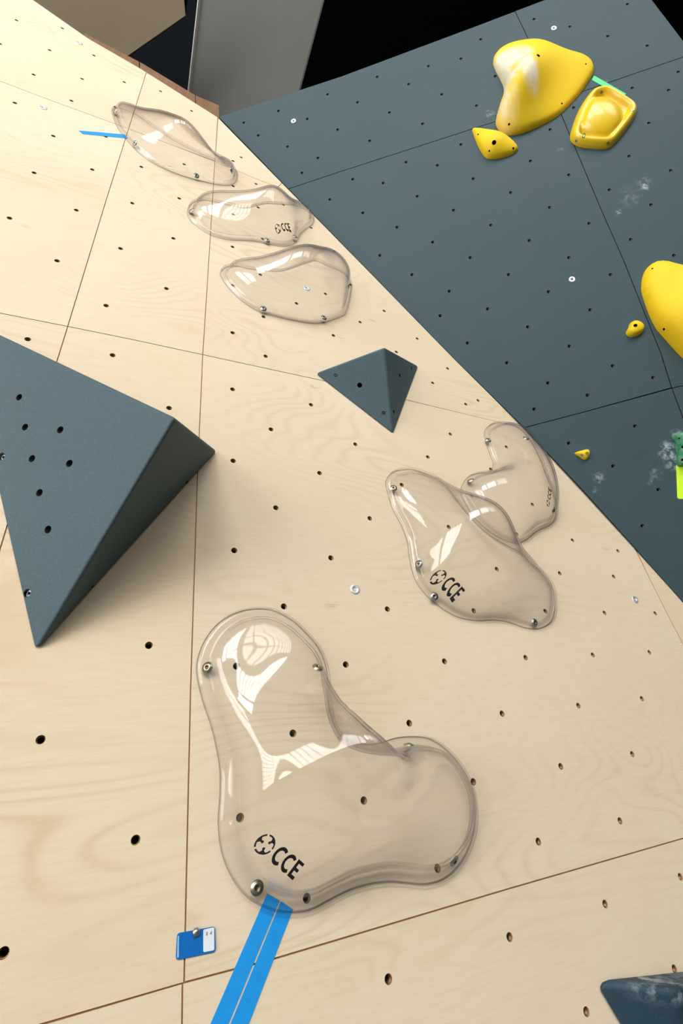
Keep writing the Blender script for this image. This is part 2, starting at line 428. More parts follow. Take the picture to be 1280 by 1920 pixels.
wood_nuts = P("""31,38 117,53 93,94 176,104 63,140 154,148 233,154 0,82 134,189 216,201 301,171 359,208 28,193 100,255 198,256 64,324 173,318 265,313 345,308 18,409 143,394 248,381 336,372 107,489 226,466 325,447 312,541 199,573 211,666 317,765
437,302 452,295 437,349 480,345 437,402 436,463 437,535 436,624 436,730 437,864 439,1032 443,1249 492,448 484,389 531,384 488,515 556,569 610,551 657,534 494,594
627,471 498,668 675,604 625,629 720,583 782,635 839,691 811,718 873,758 896,751 743,660 1158,1033 1073,1013 583,427
508,805 517,952 532,1137 599,887 620,1046 648,1246 666,833 693,972 726,1142 767,1356 802,857 844,814 833,1240 985,1233 1111,1228 1217,1223 931,1067 887,1466 1009,1578 1134,1695 941,1338 1051,1437 1162,1539 1275,1644 1185,1414 1203,1310 1084,1323 549,1375 682,1501 820,1628 955,1757 1099,1897 279,1210 76,1387 254,1575 6,1787 728,1836 1049,1075 1150,1081 1133,1149 1228,1150 575,1684 450,1533
884,929 998,946 968,1001 949,838 920,880 753,909 888,1145 1022,1146 841,988 1264,1817 52,636 583,759 365,289""")
wood_screws = P("149,81 81,202 575,541 665,1105 1190,1124")
wall = empty('wall_left', W.mat(), kind='structure')
nut_uv = [W.uv(x, y) for x, y in wood_nuts]
def nut_r(uv): return HR
for pts in panels:
    pl = inset([W.uv(x, y) for x, y in pts], .0011)
    loops = [pl]; mine = []
    for uvp in nut_uv:
        if inpoly(uvp, pl) and dist_np(np.array([uvp[0]]), np.array([uvp[1]]), pl)[0] > HR * 1.2:
            loops.append(circ(uvp, HR)); mine.append(uvp)
    c = np.mean(np.array(pl), 0)
    loops = [[p - c for p in L] for L in loops]
    o = link('plywood_panel', slab(loops, .018), [BIRCH, EDGE], parent=wall, mat4=Matrix.Translation((c[0], c[1], 0)))
    for uvp in mine:
        k = link('t_nut', nut_me, parent=o, mat4=Matrix.Translation((uvp[0] - c[0], uvp[1] - c[1], 0)))
    for x, y in wood_screws:
        s = W.uv(x, y)
        if inpoly(s, pl): link('screw', washer_me, parent=o, mat4=Matrix.Translation((s[0] - c[0], s[1] - c[1], 0)))
allp = ring(sect(TOPL, LT, t2), sect(EDGEL, (410, 222), (1555, 1445)), [(1500, 2060), (-195, 2100)])
bk = inset([W.uv(x, y) for x, y in allp], .004)
hl = [circ(p, .0085, 12) for p in nut_uv if inpoly(p, bk) and dist_np(np.array([p[0]]), np.array([p[1]]), bk)[0] > .012]
link('backing_board', slab([bk], .01, top=-.045), [BACK, BACK], parent=wall)
link('joint_batten', slab([bk] + hl, .016, top=-.0025), [EDGE, EDGE], parent=wall)

# ------------------------------------------------------------------ dark wall
dj = P("940,-60 967,25 1003,100 1052,215 1077,275 1128,396 1169,489 1210,592 1238,661 1259,728 1273,765 1342,950 1470,1300")
dh1 = P("480,376 541,354 640,321 928,228 1090,172 1280,107 1480,38")
dh2 = P("920,818 982,802 1100,771 1258,728 1480,680")
dtop = P("409,219 640,143 900,46 1020,0 1200,-70")
dright = P("1130,-110 1200,-30 1222,0 1280,76 1400,225 1560,420")
dedge = EDGEL
j1 = (1025, 152 + 45); J1 = (1018, 198); K0 = (958, 23)
Jt = (960, 24); J1 = (1045, 188); J2 = (1259, 727)
dpan = [
    ring(sect(dtop, (409, 219), Jt), sect(dj, Jt, J1), sect(dh1, J1, (540, 354)), sect(dedge, (540, 354), (410, 221))),
    ring(sect(dh1, (540, 354), J1), sect(dj, J1, J2), sect(dh2, J2, (982, 802)), sect(dedge, (982, 802), (540, 354))),
    ring(sect(dh2, (982, 802), J2), sect(dj, J2, (1400, 1130)), sect(dedge, (1400, 1268), (982, 802))),
    ring(sect(dtop, Jt, (1155, -52)), sect(dright, (1170, -60), (1306, 108)), sect(dh1, (1300, 100), J1), sect(dj, J1, Jt)),
    ring(sect(dh1, J1, (1310, 96)), sect(dright, (1310, 112), (1500, 350)), [(1480, 680)], sect(dh2, (1478, 681), J2), sect(dj, J2, J1)),
    ring(sect(dh2, J2, (1478, 681)), [(1560, 1000), (1500, 1380)], sect(dj, (1465, 1290), J2)),
]
dnuts = P("""457,230 522,208 576,223 484,254 539,275 596,296 566,324 633,243 614,177
1001,36 1068,50 901,74 864,110 803,124 707,144 766,158 828,177 1139,68 1176,8 1213,86 670,192 730,211 792,232 893,198 928,143 693,264 864,271 761,304 820,310 661,336 718,343 887,335 782,368 957,361 994,302 1031,243 1075,202 1185,165 1253,169 1271,135 1216,231 1179,293 1066,328 1142,356 1257,320 850,394 920,422 1030,389 1104,419 1220,384 618,374 680,399 744,426 811,454 992,451 1182,449 712,479 1263,479
881,483 1066,483 772,515 953,515 1144,515 842,546 1028,547 914,579 1106,581 825,592 989,613 876,643 1067,649 950,680 1148,686 1027,718 1224,708 1101,741 1001,767 1190,799 1066,831 1149,874 1234,918 1204,986""")
dscrews = P("550,227 1072,524 1038,53")
DEDGE = mat('dark panel edge', (.012, .010, .009), .9)
dwall = empty('wall_right', D.mat(), kind='structure')
dn_uv = [D.uv(x, y) for x, y in dnuts]
for pts in dpan:
    pl = inset([D.uv(x, y) for x, y in pts], .0014)
    loops = [pl]; mine = []
    for uvp in dn_uv:
        if inpoly(uvp, pl) and dist_np(np.array([uvp[0]]), np.array([uvp[1]]), pl)[0] > HR * 1.2:
            loops.append(circ(uvp, HR)); mine.append(uvp)
    o = link('painted_panel', slab(loops, .018), [DARK, DEDGE], parent=dwall)
    for uvp in mine: link('t_nut', nutd_me, parent=o, mat4=Matrix.Translation((uvp[0], uvp[1], 0)))
    for x, y in dscrews:
        s = D.uv(x, y)
        if inpoly(s, pl): link('screw', washer_me, parent=o, mat4=Matrix.Translation((s[0], s[1], 0)))
dall = ring(sect(dtop, (409, 219), (1155, -52)), sect(dright, (1170, -60), (1500, 350)), [(1480, 680), (1560, 1000), (1500, 1380)], sect(dedge, (1465, 1290), (410, 221)))
dbk = inset([D.uv(x, y) for x, y in dall], .004)
hl = [circ(p, .0085, 12) for p in dn_uv if inpoly(p, dbk) and dist_np(np.array([p[0]]), np.array([p[1]]), dbk)[0] > .012]
link('backing_board', slab([dbk], .01, top=-.045), [BLACK, BLACK], parent=dwall)
link('joint_batten', slab([dbk] + hl, .002, top=-.0185), [BLACK, BLACK], parent=dwall)
# return face of the dark wall at its upper right end
rt = [D.uv(x, y) for x, y in P("1135,-105 1222,0 1280,76 1400,225")]
rb = [D.uv(x, y) for x, y in P("1151,-130 1240,-4 1299,64 1425,205")]
vs = [(a[0], a[1], -.001) for a in rt] + [(b[0], b[1], -.06) for b in rb] + [(a[0], a[1], -.05) for a in rt] + [(b[0], b[1], -.11) for b in rb]
n = 4; fs = [(i, i + 1, n + i + 1, n + i) for i in range(3)] + [(2 * n + i, 3 * n + i, 3 * n + i + 1, 2 * n + i + 1) for i in range(3)] + [(n + i, n + i + 1, 3 * n + i + 1, 3 * n + i) for i in range(3)] + [(i + 1, i, 2 * n + i, 2 * n + i + 1) for i in range(3)]
link('edge_return', me_from(vs, fs), [dark_mat('return face paint', (.05, .075, .085), (.055, .08, .09))], parent=dwall)  # paint a little paler than the panels

# ------------------------------------------------------------------ brown boards standing behind the top of the plywood wall
def brown_mat():
    m = mat('brown board', (.33, .17, .08), .6); q = N(m); v = q.obj()
    n = q.noise(q.mapping(v, (30, 2, 30)), 2, 4, .6)
    q.l(q.mix(q.ramp(n, [(.35, (0, 0, 0)), (.7, (1, 1, 1))]), (.17, .08, .035), (.25, .135, .065)), q.b.inputs['Base Color']); return m
BROWN = brown_mat()
tr = empty('trim_1', W.mat(h=-.055), kind='structure')
for a, b, c, d in (((158, 62), (260.5, 115.5), (262, 134), (160, 76)), ((262, 116), (366, 178.5), (366.5, 198), (262, 134)), ((367, 179), (410.5, 197.5), (410.5, 224), (367, 198))):
    pl = [W.uv(x, y, -.055) for x, y in (a, b, (c[0], c[1] + 14), (d[0], d[1] + 14))]
    link('plank', slab([inset(pl, .0006)], .018), [BROWN, BROWN], parent=tr)

# ------------------------------------------------------------------ volumes and boards high up behind the walls
def big_slab(name, pix, depth, thick, m, label, cat, sides=None):
    c3 = [at_depth(x, y, depth(x, y)) for x, y in pix]; c3 = [np.array(p) for p in c3]
    o0 = c3[0]; nn = nrm(np.cross(c3[1] - c3[0], c3[2] - c3[0]))
    if nn.dot(CAM - o0) < 0: nn = -nn
    u = nrm(c3[1] - c3[0]); v = np.cross(nn, u)
    me = slab([ccw([np.array([(p - o0).dot(u), (p - o0).dot(v)]) for p in c3])], thick)
    mt = Matrix([[u[i], v[i], nn[i], o0[i]] for i in range(3)] + [[0, 0, 0, 1]])
    return tag(link(name, me, [m, sides or m], mat4=mt), label, cat)
def plane_depth(pn, dist):                 # depth along the ray of a plane with camera-axes normal pn
    pn = nrm(pn); return lambda x, y: dist / pn.dot(np.array([(x - CX) / F_PX, (y - CY) / F_PX, 1.0]))
FARW = birch_mat('shaded birch board', (.20, .16, .105), (.18, .14, .088), (.14, .10, .06), .5)  # birch tones darkened, the far board's shade put into the colour
GREYB = mat('grey board', (.31, .30, .27), .85); q = N(GREYB); q.l(q.mix(q.noise(q.obj(), 3, 4), (.075, .072, .062), (.10, .096, .084)), q.b.inputs['Base Color'])
DKB = dark_mat('far dark board', (.003, .0045, .0065), (.004, .006, .0085), spec=.02)
big_slab('hanging_birch_volume', P("-120,-120 338,-120 345,0 347.5,29 240,104 140,172 -120,350"), plane_depth((-.35, -.25, .9), 3.3), .018, FARW,
         'pale birch board high up behind the wall top, with a pointed lower corner', 'wall board')
big_slab('dark_board', P("347,31 372,-130 480,-130 480,260 350,260 150,260 150,100 240,104"), plane_depth((-.2, -.2, .95), 4.2), .1, DKB,
         'near-black blue board between the birch board and the grey board', 'wall board')
big_slab('grey_board', P("384,-128 639,-130 605,0 558,176 540,260 342,260 352,165 370,0"), plane_depth((-.05, -.1, .99), 3.2), .04, GREYB,
         'tall grey board with a thin pale edge behind the corner of both walls', 'wall board', sides=mat('pale board edge', (.75, .74, .70), .6))
gb = bpy.data.objects['grey_board']; gd = plane_depth((-.05, -.1, .99), 3.17)
ge = [Vector(at_depth(x, y, gd(x, y))) for x, y in ((385, -128), (370.3, 0), (352.2, 165), (344, 250))]; gf = [Vector(at_depth(x + 1.3, y, gd(x + 1.3, y))) for x, y in ((385, -128), (370.3, 0), (352.2, 165), (344, 250))]
gi = gb.matrix_basis.inverted(); gn = gb.matrix_basis.to_3x3() @ Vector((0, 0, 1)); gv = ge + gf + [p_ - gn * .02 for p_ in ge + gf]
gq = [(0, 1, 5, 4), (1, 2, 6, 5), (2, 3, 7, 6)]
link('edge_strip', me_from([gi @ p_ for p_ in gv], gq + [tuple(i + 8 for i in f) for f in gq] + [(i, i + 1, i + 9, i + 8) for i in range(3)] + [(i + 4, i + 5, i + 13, i + 12) for i in range(3)]),
     [mat('pale strip', (.5, .49, .46), .6)], parent=gb, label='thin pale edge strip')

# ------------------------------------------------------------------ sculpted shells and holds: a height field over an outline
class Field:
    def __init__(s, pl, out_px, ctrl, flange, q=.6, step=.004, lip=.0, base=0.0, smooth=6, sharp=None, dense=.008, hmin=0, power=3.0, sigma=.2, stepup=.0):
        s.pl = pl
        s.out = ccw(smooth_loop([pl.uv(x, y) for x, y in out_px], dense))
        A = np.array(s.out); s.lo = A.min(0) - .012; s.hi = A.max(0) + .012; s.step = step
        nx, ny = (np.ceil((s.hi - s.lo) / step).astype(int) + 1)
        X, Y = np.meshgrid(s.lo[0] + np.arange(nx) * step, s.lo[1] + np.arange(ny) * step, indexing='ij')
        ins = inpoly_np(X, Y, s.out); d = dist_np(X, Y, s.out); s.d = np.where(ins, d, -d)
        m = s.d > flange; ph = np.zeros(X.shape)
        for _ in range(1800):
            ph[1:-1, 1:-1] = np.where(m[1:-1, 1:-1], .25 * (ph[:-2, 1:-1] + ph[2:, 1:-1] + ph[1:-1, :-2] + ph[1:-1, 2:] + 1), 0)
        ph = (ph / ph.max()) ** q; s.phi = ph
        cs = np.array([pl.uv(x, y, h) for x, y, h in ctrl])
        co = np.array([h / max(.25, s.samp(ph, c)) for (x, y, h), c in zip(ctrl, cs)])
        sg = sigma * np.linalg.norm(A.max(0) - A.min(0)); mean = np.exp(np.log(co).mean())
        K = np.exp(-((cs[:, None] - cs[None]) ** 2).sum(2) / (2 * sg * sg)); wts = np.linalg.solve(K + .03 * np.eye(len(cs)), np.log(co / mean))
        Cn = sum(w_ * np.exp(-((X - c[0]) ** 2 + (Y - c[1]) ** 2) / (2 * sg * sg)) for w_, c in zip(wts, cs))
        H = mean * np.exp(Cn) * ph
        for _ in range(smooth):
            K = H.copy(); K[1:-1, 1:-1] = (H[1:-1, 1:-1] * 2 + H[:-2, 1:-1] + H[2:, 1:-1] + H[1:-1, :-2] + H[1:-1, 2:]) / 6
            H = np.where(s.d > flange * .55, K, 0)
        if lip:                             # rolled outer rim, then a shallow groove before the dome rises
            s.lip = lip; s.fl = flange
            t_ = np.clip((s.d - flange * .95) / .011, 0, 1); H = H + stepup * np.sin(t_ * np.pi / 2)
        s.H = H + base + hmin * np.clip(s.d / .006, 0, 1) ** .5
        s.X, s.Y = X, Y
    def samp(s, G, p):
        f = (np.array(p) - s.lo) / s.step; i = np.clip(f.astype(int), 0, np.array(G.shape) - 2); t = np.clip(f - i, 0, 1)
        a = G[i[0], i[1]] * (1 - t[0]) + G[i[0] + 1, i[1]] * t[0]; b = G[i[0], i[1] + 1] * (1 - t[0]) + G[i[0] + 1, i[1] + 1] * t[0]
        return a * (1 - t[1]) + b * t[1]
    lip = 0; fl = 0
    def h(s, p):
        v = s.samp(s.H, p)
        if s.lip:
            d = s.samp(s.d, p); d = max(d, 0)
            v += s.lip * (.62 + .38 * min(d / .004, 1) ** .5 - .6 * math.exp(-((d - s.fl * .8) / (s.fl * .26)) ** 2))
        return v
    def find(s, px, py, ex=0.0):            # the surface point that lies on the sight line through a pixel
        hh = .28
        while hh > .001:
            if s.h(s.pl.uv(px, py, hh)) + ex >= hh: break
            hh -= .002
        lo, hi = hh, hh + .002
        for _ in range(8):
            m_ = (lo + hi) / 2
            if s.h(s.pl.uv(px, py, m_)) + ex >= m_: lo = m_
            else: hi = m_
        p = s.pl.uv(px, py, lo); return p, s.h(p)
    def normal(s, p, e=.006):
        gx = (s.h(p + [e, 0]) - s.h(p - [e, 0])) / (2 * e); gy = (s.h(p + [0, e]) - s.h(p - [0, e])) / (2 * e)
        return Vector((-gx, -gy, 1)).normalized()
    def mesh(s, spacing, closed=False, rims=False):
        ex = []
        L = s.out
        x0, y0 = s.lo; row = 0; y = y0
        gx = []; 
        while y < s.hi[1]:
            x = x0 + (row % 2) * spacing / 2
            while x < s.hi[0]:
                gx.append((x, y)); x += spacing
            y += spacing * .866; row += 1
        G = np.array(gx); dd = dist_np(G[:, 0], G[:, 1], L); lim = s.fl + .016 if rims else spacing * .55
        G = G[(inpoly_np(G[:, 0], G[:, 1], L)) & (dd > lim)]
        if rims:
            for dr in (.0022, .005, s.fl * .55, s.fl * .8, s.fl * .95, s.fl + .003, s.fl + .007, s.fl + .012):
                R_ = np.array(inset(L, dr)); dq = dist_np(R_[:, 0], R_[:, 1], L); G = np.vstack([G, R_[inpoly_np(R_[:, 0], R_[:, 1], L) & (dq > dr * .8)]])
        V, T = tri([L], G)
        vs = [(a, b, s.h((a, b))) for a, b in V]
        if not closed: return vs, T.tolist()
        n = len(vs); fs = T.tolist(); cnt = {(f[i], f[(i + 1) % 3]) for f in fs for i in range(3)}
        low = [(a, b, 0) for a, b in V]
        allf = [tuple(f) for f in fs] + [tuple(n + i for i in f[::-1]) for f in fs] + [(b, a, n + a, n + b) for a, b in cnt if (b, a) not in cnt]
        return vs + low, allf

LOGO_POLYS = None
def logo_polys():
    out = []
    def arc(cx, cy, ri, ro, a0, a1, sx=1, n=22):
        A = [math.radians(a0 + (a1 - a0) * i / n) for i in range(n + 1)]
        return [(cx + ro * math.cos(a) * sx, cy + ro * math.sin(a)) for a in A] + [(cx + ri * math.cos(a) * sx, cy + ri * math.sin(a)) for a in A[::-1]]
    for k in range(3):
        a = 55 + 120 * k
        out.append(arc(0, 0, .84, 1.0, a - 53, a + 53))
        ca, sa = math.cos(math.radians(a)), math.sin(math.radians(a))
        def R(p): return (p[0] * ca - p[1] * sa, p[0] * sa + p[1] * ca)
        out.append([R(p) for p in [(.86, -.42), (.9, 0), (.86, .42), (.70, .20), (.62, .10), (.50, .10), (.48, -.10), (.62, -.10), (.70, -.20)]])
        out.append([R((.42 + .14 * math.cos(t), .14 * math.sin(t))) for t in [i * math.pi / 6 for i in range(12)]])
    for cx in (2.08, 3.50):
        out.append(arc(cx + .1, -.02, .58, .94, 52, 308, .84))
    x0 = 4.32; h = .92
    out.append([(x0, -h), (x0 + .98, -h), (x0 + .98, -h + .33), (x0 + .34, -h + .33), (x0 + .34, -.17), (x0 + .86, -.17), (x0 + .86, .15), (x0 + .34, .15), (x0 + .34, h - .32), (x0 + .98, h - .32), (x0 + .98, h), (x0, h)])
    return out
def add_logo(root, fld, c, e, org, mirror=1, rscale=1.0):
    pc, _ = fld.find(*c, .005); pe, _ = fld.find(*e, .005)
    d = pe - pc; R = np.linalg.norm(d) / 4.8; ax = nrm(d); ay = np.array([-ax[1], ax[0]]) * mirror
    vs = []; fs = []
    for poly in logo_polys():
        L = ccw([pc + ax * x * R + ay * y * R * rscale for x, y in poly])
        V, T = tri([L]); k = len(vs)
        for a, b in V:
            nn = fld.normal(np.array([a, b])); h = fld.h((a, b)); vs.append(Vector((a - org[0], b - org[1], h)) + nn * .0049)
        fs += [tuple(k + i for i in t) for t in T.tolist()]
    me = me_from(vs, fs); o = link('logo_print', me, [PRINT], parent=root, label='black round emblem with the letters CCE')
    md = o.modifiers.new('s', 'SOLIDIFY'); md.thickness = .0003; md.offset = 1
def shell(out_px, ctrl, flange, bolts, label, q=.6, lip=.008, logo=None, spacing=.0065, smooth=6, sigma=.2, stepup=.012):
    f = Field(W, out_px, ctrl, flange, q=q, lip=lip, base=.0012, smooth=smooth, sigma=sigma, stepup=stepup)
    vs, T = f.mesh(spacing, rims=True); org = np.array(f.out).mean(0)
    root = empty('climbing_hold', W.mat(org), label, 'climbing hold', 'clear plastic holds on the plywood wall')
    vs = [(a - org[0], b - org[1], h) for a, b, h in vs]; T = [tuple(t) for t in T]
    cnt = {(t[i], t[(i + 1) % 3]) for t in T for i in range(3)}; bd = [e for e in cnt if (e[1], e[0]) not in cnt]
    low = {}                                # skirt of the rim, down to the wall
    for e in bd:
        for i in e:
            if i not in low: low[i] = len(vs); vs.append((vs[i][0], vs[i][1], .0004))
    T += [(b, a, low[a], low[b]) for a, b in bd]
    me = me_from(vs, T)
    o = link('clear_shell', me, [CLEAR], parent=root, smooth=True)
    md = o.modifiers.new('s', 'SOLIDIFY'); md.thickness = .0045; md.offset = 1; md.use_even_offset = False
    for x, y, *k in bolts:
        p, h = f.find(x, y, .006); nn = f.normal(p)
        rot = nn.to_track_quat('Z', 'Y').to_matrix().to_4x4()
        link('bolt', ybolt_me if k else bolt_me, parent=root, mat4=Matrix.Translation(Vector((p[0] - org[0], p[1] - org[1], h)) + nn * .0046) @ rot)
    if logo: add_logo(root, f, logo[0], logo[1], org, *logo[2:])
    return root, f

def B(s): return [tuple(float(a) if i < 2 else a for i, a in enumerate(q.split(','))) for q in s.split()]
# A: uppermost
shell(P("212,207 214,220 222,240 240,264 262,287 290,307 330,325 370,337 410,346 432,346 442,338 443,327 437,316 424,309 400,300 372,288 344,274 314,257 285,238 262,221 240,209 224,204"),
      [(322, 225, .10), (285, 217, .072), (255, 214, .034), (300, 250, .075), (352, 258, .062), (335, 292, .05), (395, 293, .042), (420, 312, .018), (250, 238, .03)], .012, B("218,207 255,267 368,328 432,317"),
      'clear plastic hold highest on the plywood wall, its lower left edge over blue tape', lip=.007, q=.6)
# B
shell(P("353,398 357,412 370,424 395,440 430,449 470,451 500,456 525,461 545,459 556,450 561,440 571,430 583,422 587,414 583,402 572,394 552,386 525,384 500,383 480,387 460,391 430,386 395,378 375,377 360,383"),
      [(518, 364, .065), (480, 366, .068), (540, 383, .05), (430, 380, .05), (500, 410, .045), (562, 402, .02), (450, 415, .03)], .016, B("361,394 501,450 553,443"),
      'clear plastic hold with black lettering, second from the top of the plywood wall', lip=.007, logo=((520.5, 426), (541, 424)))
# C
shell(P("415,512 418,523 430,540 450,560 470,575 490,585 515,592 545,599 580,605 605,604 640,592 648,583 653,565 656,548 657,535 650,520 635,508 615,500 590,490 562,498 530,509 500,509 465,505 445,500 425,502"),
      [(562, 472, .135), (598, 482, .115), (628, 508, .08), (500, 492, .06), (635, 545, .045), (520, 560, .04), (570, 530, .09)], .016, B("494,578 607,595 652,534"),
      'unlettered clear angular plastic hold, third from the top of the plywood wall', lip=.007)
# D
shell(P("909,818 912,805 925,796 940,794 958,797 978,808 996,830 1012,862 1026,900 1037,927 1041,950 1040,967 1032,982 1006,995 984,1012 967,1017 945,1011 920,997 890,970 869,936 865,923 869,908 880,895 897,889 916,886 924,878 925,868 922,858 916,843"),
      [(996, 850, .065), (1014, 885, .065), (985, 828, .035), (950, 890, .06), (975, 960, .04), (900, 930, .03), (940, 830, .02)], .016, B("916,825 885,901 1037,955 987,822"),
      'clear plastic hold with a notched left edge beside the dark wall corner', lip=.007, logo=((1026.5, 942), (1030, 917), 1))
# E
shell(P("725,911 727,899 736,888 751,883 770,882 793,888 818,899 838,916 856,940 880,970 910,1000 945,1022 975,1038 998,1060 1021,1082 1035,1107 1038,1133 1035,1158 1023,1172 1004,1178 981,1175 953,1165 925,1161 891,1162 857,1155 827,1138 798,1113 779,1085 770,1051 765,1017 753,984 737,953"),
      [(905, 962, .15), (935, 985, .14), (870, 945, .12), (840, 990, .085), (880, 1060, .075), (850, 1095, .045), (960, 1070, .08), (790, 930, .035), (1000, 1120, .03)], .018,
      B("739,915,y 815,1117 789,1057 1002,1166"), 'clear diagonal plastic hold with black lettering, overlapping the notched clear hold', logo=((825.7, 1079), (860.5, 1110)), q=.7, stepup=.004)
# F
shell(P("372,1260 376,1229 389,1199 411,1172 442,1153 477,1145 512,1148 547,1166 573,1190 595,1216 608,1247 613,1282 614,1312 620,1345 633,1376 656,1394 690,1400 718,1395 742,1388 770,1385 805,1389 836,1409 862,1439 882,1479 888,1518 886,1557 873,1597 853,1627 827,1647 796,1655 766,1653 731,1650 696,1654 656,1665 617,1684 582,1702 551,1707 521,1705 490,1693 459,1671 433,1632 418,1588 413,1540 416,1492 416,1444 409,1400 398,1356 383,1312"),
      [(640, 1325, .125), (690, 1375, .145), (735, 1418, .085), (752, 1450, .09), (600, 1380, .115), (540, 1400, .09), (520, 1500, .08), (640, 1520, .10), (560, 1600, .055), (770, 1500, .08), (830, 1480, .06), (480, 1230, .018), (555, 1225, .02), (515, 1190, .014), (450, 1290, .022), (520, 1290, .035), (440, 1420, .03)], .021,
      B("392,1251,y 596,1254,y 769,1401,y 851,1610 482,1664,y"), 'largest clear plastic hold, boot-shaped with black lettering, above the wide blue tape', logo=((501, 1579), (555.5, 1625.5)), q=.5, smooth=10, sigma=.2)

# ------------------------------------------------------------------ solid resin holds
def drill(o, cuts):
    # cuts: (matrix in the object's frame, radius, depth); real recesses cut into the mesh
    bm = bmesh.new()
    for m4, r, dp in cuts:
        bmesh.ops.create_cone(bm, cap_ends=True, segments=16, radius1=r, radius2=r, depth=dp * 2, matrix=m4)
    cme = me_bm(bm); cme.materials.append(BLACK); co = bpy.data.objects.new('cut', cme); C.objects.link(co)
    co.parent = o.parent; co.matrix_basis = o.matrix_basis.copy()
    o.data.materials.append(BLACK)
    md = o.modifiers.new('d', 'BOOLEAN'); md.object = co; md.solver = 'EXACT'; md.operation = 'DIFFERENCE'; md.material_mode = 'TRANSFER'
    bpy.context.view_layer.update(); dg = bpy.context.evaluated_depsgraph_get()
    me = bpy.data.meshes.new_from_object(o.evaluated_get(dg)); o.modifiers.clear(); o.data = me
    bpy.data.objects.remove(co)
def solid(pl, out_px, ctrl, holes, label, name='climbing_hold', q=.45, mat_=None, spacing=.008, hmin=.006, group='yellow resin holds on the dark wall', smooth=4, power=3.0, post=None, flange=.0, cat='climbing hold', screws=()):
    f = Field(pl, out_px, ctrl, flange, q=q, lip=0, base=.001, smooth=smooth, hmin=hmin, dense=.006, step=.0035 if spacing > .005 else .002, power=power)
    if post: post(f)
    vs, fs = f.mesh(spacing, True); org = np.array(f.out).mean(0)
    root = empty(name, pl.mat(org), label, cat, group)
    me = me_from([(a - org[0], b - org[1], h) for a, b, h in vs], fs)
    o = link('body', me, [mat_(org) if callable(mat_) else (mat_ or YELLOW)], parent=root, smooth=True)
    if holes:
        cuts = []
        for x, y, r, dp in holes:
            p, h = f.find(x, y); nn = (f.normal(p, .004) + Vector((0, 0, .4))).normalized()
            cuts.append((Matrix.Translation((p[0] - org[0], p[1] - org[1], h)) @ nn.to_track_quat('Z', 'Y').to_matrix().to_4x4(), r * .85, dp))
        drill(o, cuts)
    try: o.data.set_sharp_from_angle(angle=math.radians(40))
    except Exception: pass
    for x, y in screws:
        p, h = f.find(x, y); nn = f.normal(p)
        link('screw', scr_me, parent=root, mat4=Matrix.Translation((p[0] - org[0], p[1] - org[1], h)) @ nn.to_track_quat('Z', 'Y').to_matrix().to_4x4())
    return root, f, org
scr_me = lathe([(.0052, 0), (.005, .0012), (.0028, .0014), (.002, -.001), (.0001, -.001)], 14, [0, 0, 1, 1]); scr_me.materials.append(STEEL); scr_me.materials.append(BLACK)

big_px = P("924,118 928,104 942,93 963,86 984,84 1005,84 1025,90 1042,98 1062,104 1083,107 1098,112 1108,120 1112,133 1106,149 1090,172 1069,196 1048,216 1024,231 997,244 974,252 952,254 939,249 931,239 929,228 934,207 942,183 944,167 938,151 928,132")
solid(D, big_px, [(1006, 97, .105), (985, 105, .08), (1000, 140, .10), (975, 190, .075), (955, 225, .035), (945, 105, .03), (1050, 120, .05), (1080, 130, .03), (1040, 170, .035), (1000, 210, .035)],
      [(1009, 104, .009, .03), (1098, 120, .004, .008), (1053, 194, .004, .01), (954, 233, .005, .012)],
      'largest full yellow hold, three-lobed with white chalk on its left face', q=.55,
      mat_=lambda org: chalky_yellow(D, [(960, 108, .085, .11, 2.6), (985, 150, .045, .10, 2.2), (950, 140, .06, .09, 1.8), (948, 190, .05, .13, .9)], org), spacing=.007, smooth=5)
bowl_px = P("1109,174 1130,169 1146,173 1167,186 1186,199 1192,209 1190,220 1178,239 1160,262 1146,276 1128,280 1096,278 1077,272 1068,260 1072,239 1082,212 1096,188")
def bowlpost(f):
    rim = .024 * np.sin(np.pi * np.clip(f.d / .038, 0, 1)) ** .8 + .006
    inner = np.clip((f.d - .030) / .012, 0, 1)
    c = f.pl.uv(1128, 206, .05); c2 = f.pl.uv(1124, 232, .05)
    c = f.pl.uv(1126, 214, .03)
    g = .046 * np.sqrt(np.maximum(0, 1 - ((f.X - c[0]) / .088) ** 2 - ((f.Y - c[1]) / .10) ** 2))
    K = np.where(f.d > 0, np.maximum(np.where(f.d < .038, rim, .006), .006 + g * np.clip((f.d - .016) / .02, 0, 1)), 0.0)
    for _ in range(8):
        Q = K.copy(); Q[1:-1, 1:-1] = (K[1:-1, 1:-1] * 2 + K[:-2, 1:-1] + K[2:, 1:-1] + K[1:-1, :-2] + K[1:-1, 2:]) / 6; K = np.where(f.d > 0, Q, 0)
    f.H = K
BOWLM = mat('glossy yellow resin', (.78, .53, .012), .35, Coat_Weight=.3)
r_, f_, org_ = solid(D, bowl_px, [(1128, 215, .03)], [], 'yellow bowl-like hold with a raised rim under the green tape end', mat_=BOWLM, spacing=.005, post=bowlpost, screws=P("1127,173 1185.5,206 1080,264 1139,268"), smooth=2)
